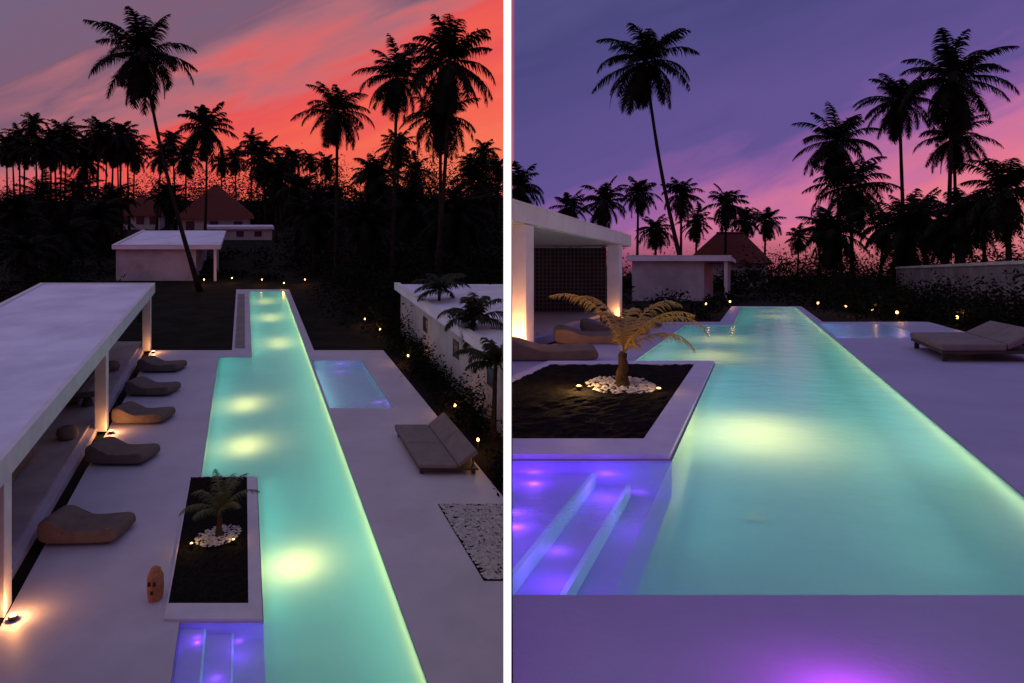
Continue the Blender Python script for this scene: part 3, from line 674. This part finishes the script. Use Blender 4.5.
for _ in range(180):
    Y = rnd.uniform(39,105); px = rnd.uniform(515,1030)
    h = rnd.uniform(.4,1)*(1.6+(Y-38)*.085)
    if 615 < px < 740 and Y < 90: h = min(h,.9 if Y < 50 else 2.0)
    if 615 < px < 745 and 46 < Y < 60: continue
    a = S.A(px,Y)
    if inr(a,-2,3.2) and Y < 40: continue
    bl.append((S.P(a,Y,-.1),h*rnd.uniform(.8,1.4)+.4,h*1.2+.4,h,.24+.002*Y))
leaf_cloud('undergrowth',bl,2.6,'dark belt of bushes and trees behind the pool end under the violet sky','R')
bl = []
for _ in range(110):
    Y = rnd.uniform(16,43); a = rnd.uniform(7.0,8.6); h = rnd.uniform(.9,2.0)
    if Y > 27: a = rnd.uniform(3.8,8.6)
    if Y > 34: h *= 1.15
    bl.append((S.P(a,Y,-.1),h*.5+.2,h*.7+.2,h,.17))
leaf_cloud('hedge_planting',bl,2.4,'dark leafy planting along the right edge of the deck under the violet sky','R','hedge')
bl = []
for _ in range(40):
    Y = rnd.uniform(30,46); a = rnd.uniform(10,19); h = rnd.uniform(2,4.2)
    bl.append((S.P(a,Y,-.1),h*.8,h*.8,h,.28))
for _ in range(14):
    Y = rnd.uniform(27,37); a = rnd.uniform(-4.8,-1.9); h = rnd.uniform(.4,.9)
    bl.append((S.P(a,Y,-.1),h*.8,h*.8,h,.2))
leaf_cloud('undergrowth',bl,2.6,'dark trees rising behind the grey garden wall under the violet sky','R')

# ------------------------------------------------------------------ garden lights
def garden_light(S,px,Y,label,power=5):
    l = S.P(S.A(px,Y),Y,-.12); s = .75+Y/160
    g = thing('garden_light',label,'garden light',l,'small warm garden lights '+S.word)
    bm = bmesh.new(); cyl(bm,l,.02,.02,0,.34,8); new('stake',bm,M['metal'],g)
    bm = bmesh.new(); tube(bm,[l+Vector((0,0,z)) for z in (.341,.355,.41,.44)],[.03*s,.048*s,.048*s,.02*s],10); new('lamp_head',bm,M['glow'],g)
    plight('garden_lamp', l+Vector((0,-.25,.6)), power, (1,.42,.11), .05, g)
for i,(px,Y) in enumerate(((204,60),(232,61),(262,60),(284,58),(305,60),(365,43),(380,40),(408,34),(455,26.5),(478,23))):
    garden_light(LS,px,Y,'small warm garden light, %s from the left beyond the pool under the red sunset'%ordn[i],16)
for i,(px,Y) in enumerate(((706,34),(730,37),(818,35),(846,31.5),(872,29),(897,26.5),(957,23.5),(1011,21.5))):
    garden_light(RS,px,Y,'small warm garden light, %s from the left beyond the pool under the violet sky'%ordn[i],7)

# ------------------------------------------------------------------ world
w = bpy.data.worlds.new('World'); sc.world = w; w.use_nodes = True
nt = w.node_tree; nt.nodes.clear()
def nd(t,**k):
    n = nt.nodes.new(t)
    for a,b in k.items(): setattr(n,a,b)
    return n
def mth(op,a,b=None,c=None,clamp=False):
    n = nd('ShaderNodeMath',operation=op); n.use_clamp = clamp
    for i,v in enumerate((a,b,c)):
        if v is None: continue
        if isinstance(v,(int,float)): n.inputs[i].default_value = v
        else: nt.links.new(v,n.inputs[i])
    return n.outputs[0]
tc = nd('ShaderNodeTexCoord'); sp = nd('ShaderNodeSeparateXYZ'); nt.links.new(tc.outputs['Generated'],sp.inputs[0])
x,y,z = sp.outputs
ay = mth('MAXIMUM',mth('ABSOLUTE',y),.3)
s_ = mth('DIVIDE',x,ay); t_ = mth('DIVIDE',z,ay)
cb = nd('ShaderNodeCombineXYZ')
nt.links.new(mth('MULTIPLY',s_,2.6),cb.inputs[0]); nt.links.new(mth('SUBTRACT',mth('MULTIPLY',t_,12),mth('MULTIPLY',s_,4.4)),cb.inputs[1])
nz = nd('ShaderNodeTexNoise'); nz.inputs['Scale'].default_value = 1.5; nz.inputs['Detail'].default_value = 5; nz.inputs['Roughness'].default_value = .52; nz.inputs['Distortion'].default_value = .4
nt.links.new(cb.outputs[0],nz.inputs['Vector'])
n0 = mth('SUBTRACT',nz.outputs['Fac'],.5)
def ramp(fac,stops):
    r = nd('ShaderNodeValToRGB'); e = r.color_ramp.elements
    while len(e) < len(stops): e.new(.5)
    for k,(p,c) in enumerate(stops): e[k].position = p; e[k].color = (*c,1)
    nt.links.new(fac,r.inputs[0]); return r.outputs[0]
qL = mth('ADD',mth('SUBTRACT',t_,mth('MULTIPLY',mth('ADD',s_,.35),.36)),mth('MULTIPLY',n0,.34))
qR = mth('ADD',mth('ADD',mth('SUBTRACT',t_,mth('MULTIPLY',mth('SUBTRACT',s_,.36),.36)),mth('MULTIPLY',n0,.20)),.088)
cL = ramp(qL,[(0,(.93,.18,.10)),(.09,(.90,.12,.085)),(.17,(.80,.095,.095)),(.21,(.66,.14,.15)),(.255,(.42,.15,.19)),(.32,(.21,.11,.175)),(.5,(.17,.125,.22)),(1,(.34,.30,.42))])
cR = ramp(qR,[(0,(.84,.22,.26)),(.08,(.74,.18,.29)),(.13,(.53,.16,.35)),(.18,(.27,.11,.34)),(.235,(.125,.085,.29)),(.45,(.07,.065,.21)),(1,(.2,.19,.42))])
mx = nd('ShaderNodeMix',data_type='RGBA')
fac = mth('MULTIPLY_ADD',x,125,.5,clamp=True)
nt.links.new(fac,mx.inputs['Factor']); nt.links.new(cL,mx.inputs[6]); nt.links.new(cR,mx.inputs[7])
bg = nd('ShaderNodeBackground'); nt.links.new(mx.outputs[2],bg.inputs['Color'])
nt.links.new(mth('MULTIPLY_ADD',z,12,1.0,clamp=True),bg.inputs['Strength'])
ow = nd('ShaderNodeOutputWorld'); nt.links.new(bg.outputs[0],ow.inputs['Surface'])

# ------------------------------------------------------------------ camera
cd = bpy.data.cameras.new('camera'); cam = bpy.data.objects.new('camera',cd); C.objects.link(cam)
cam.location = (0,0,ZC); cam.rotation_euler = (PI/2,0,0)
cd.sensor_width = 36; cd.lens = F*36/1024; cd.shift_y = -(341.5-227)/1024
cd.clip_start = .1; cd.clip_end = 3000
sc.camera = cam
sc.view_settings.view_transform = 'Standard'; sc.view_settings.look = 'None'; sc.view_settings.exposure = 0
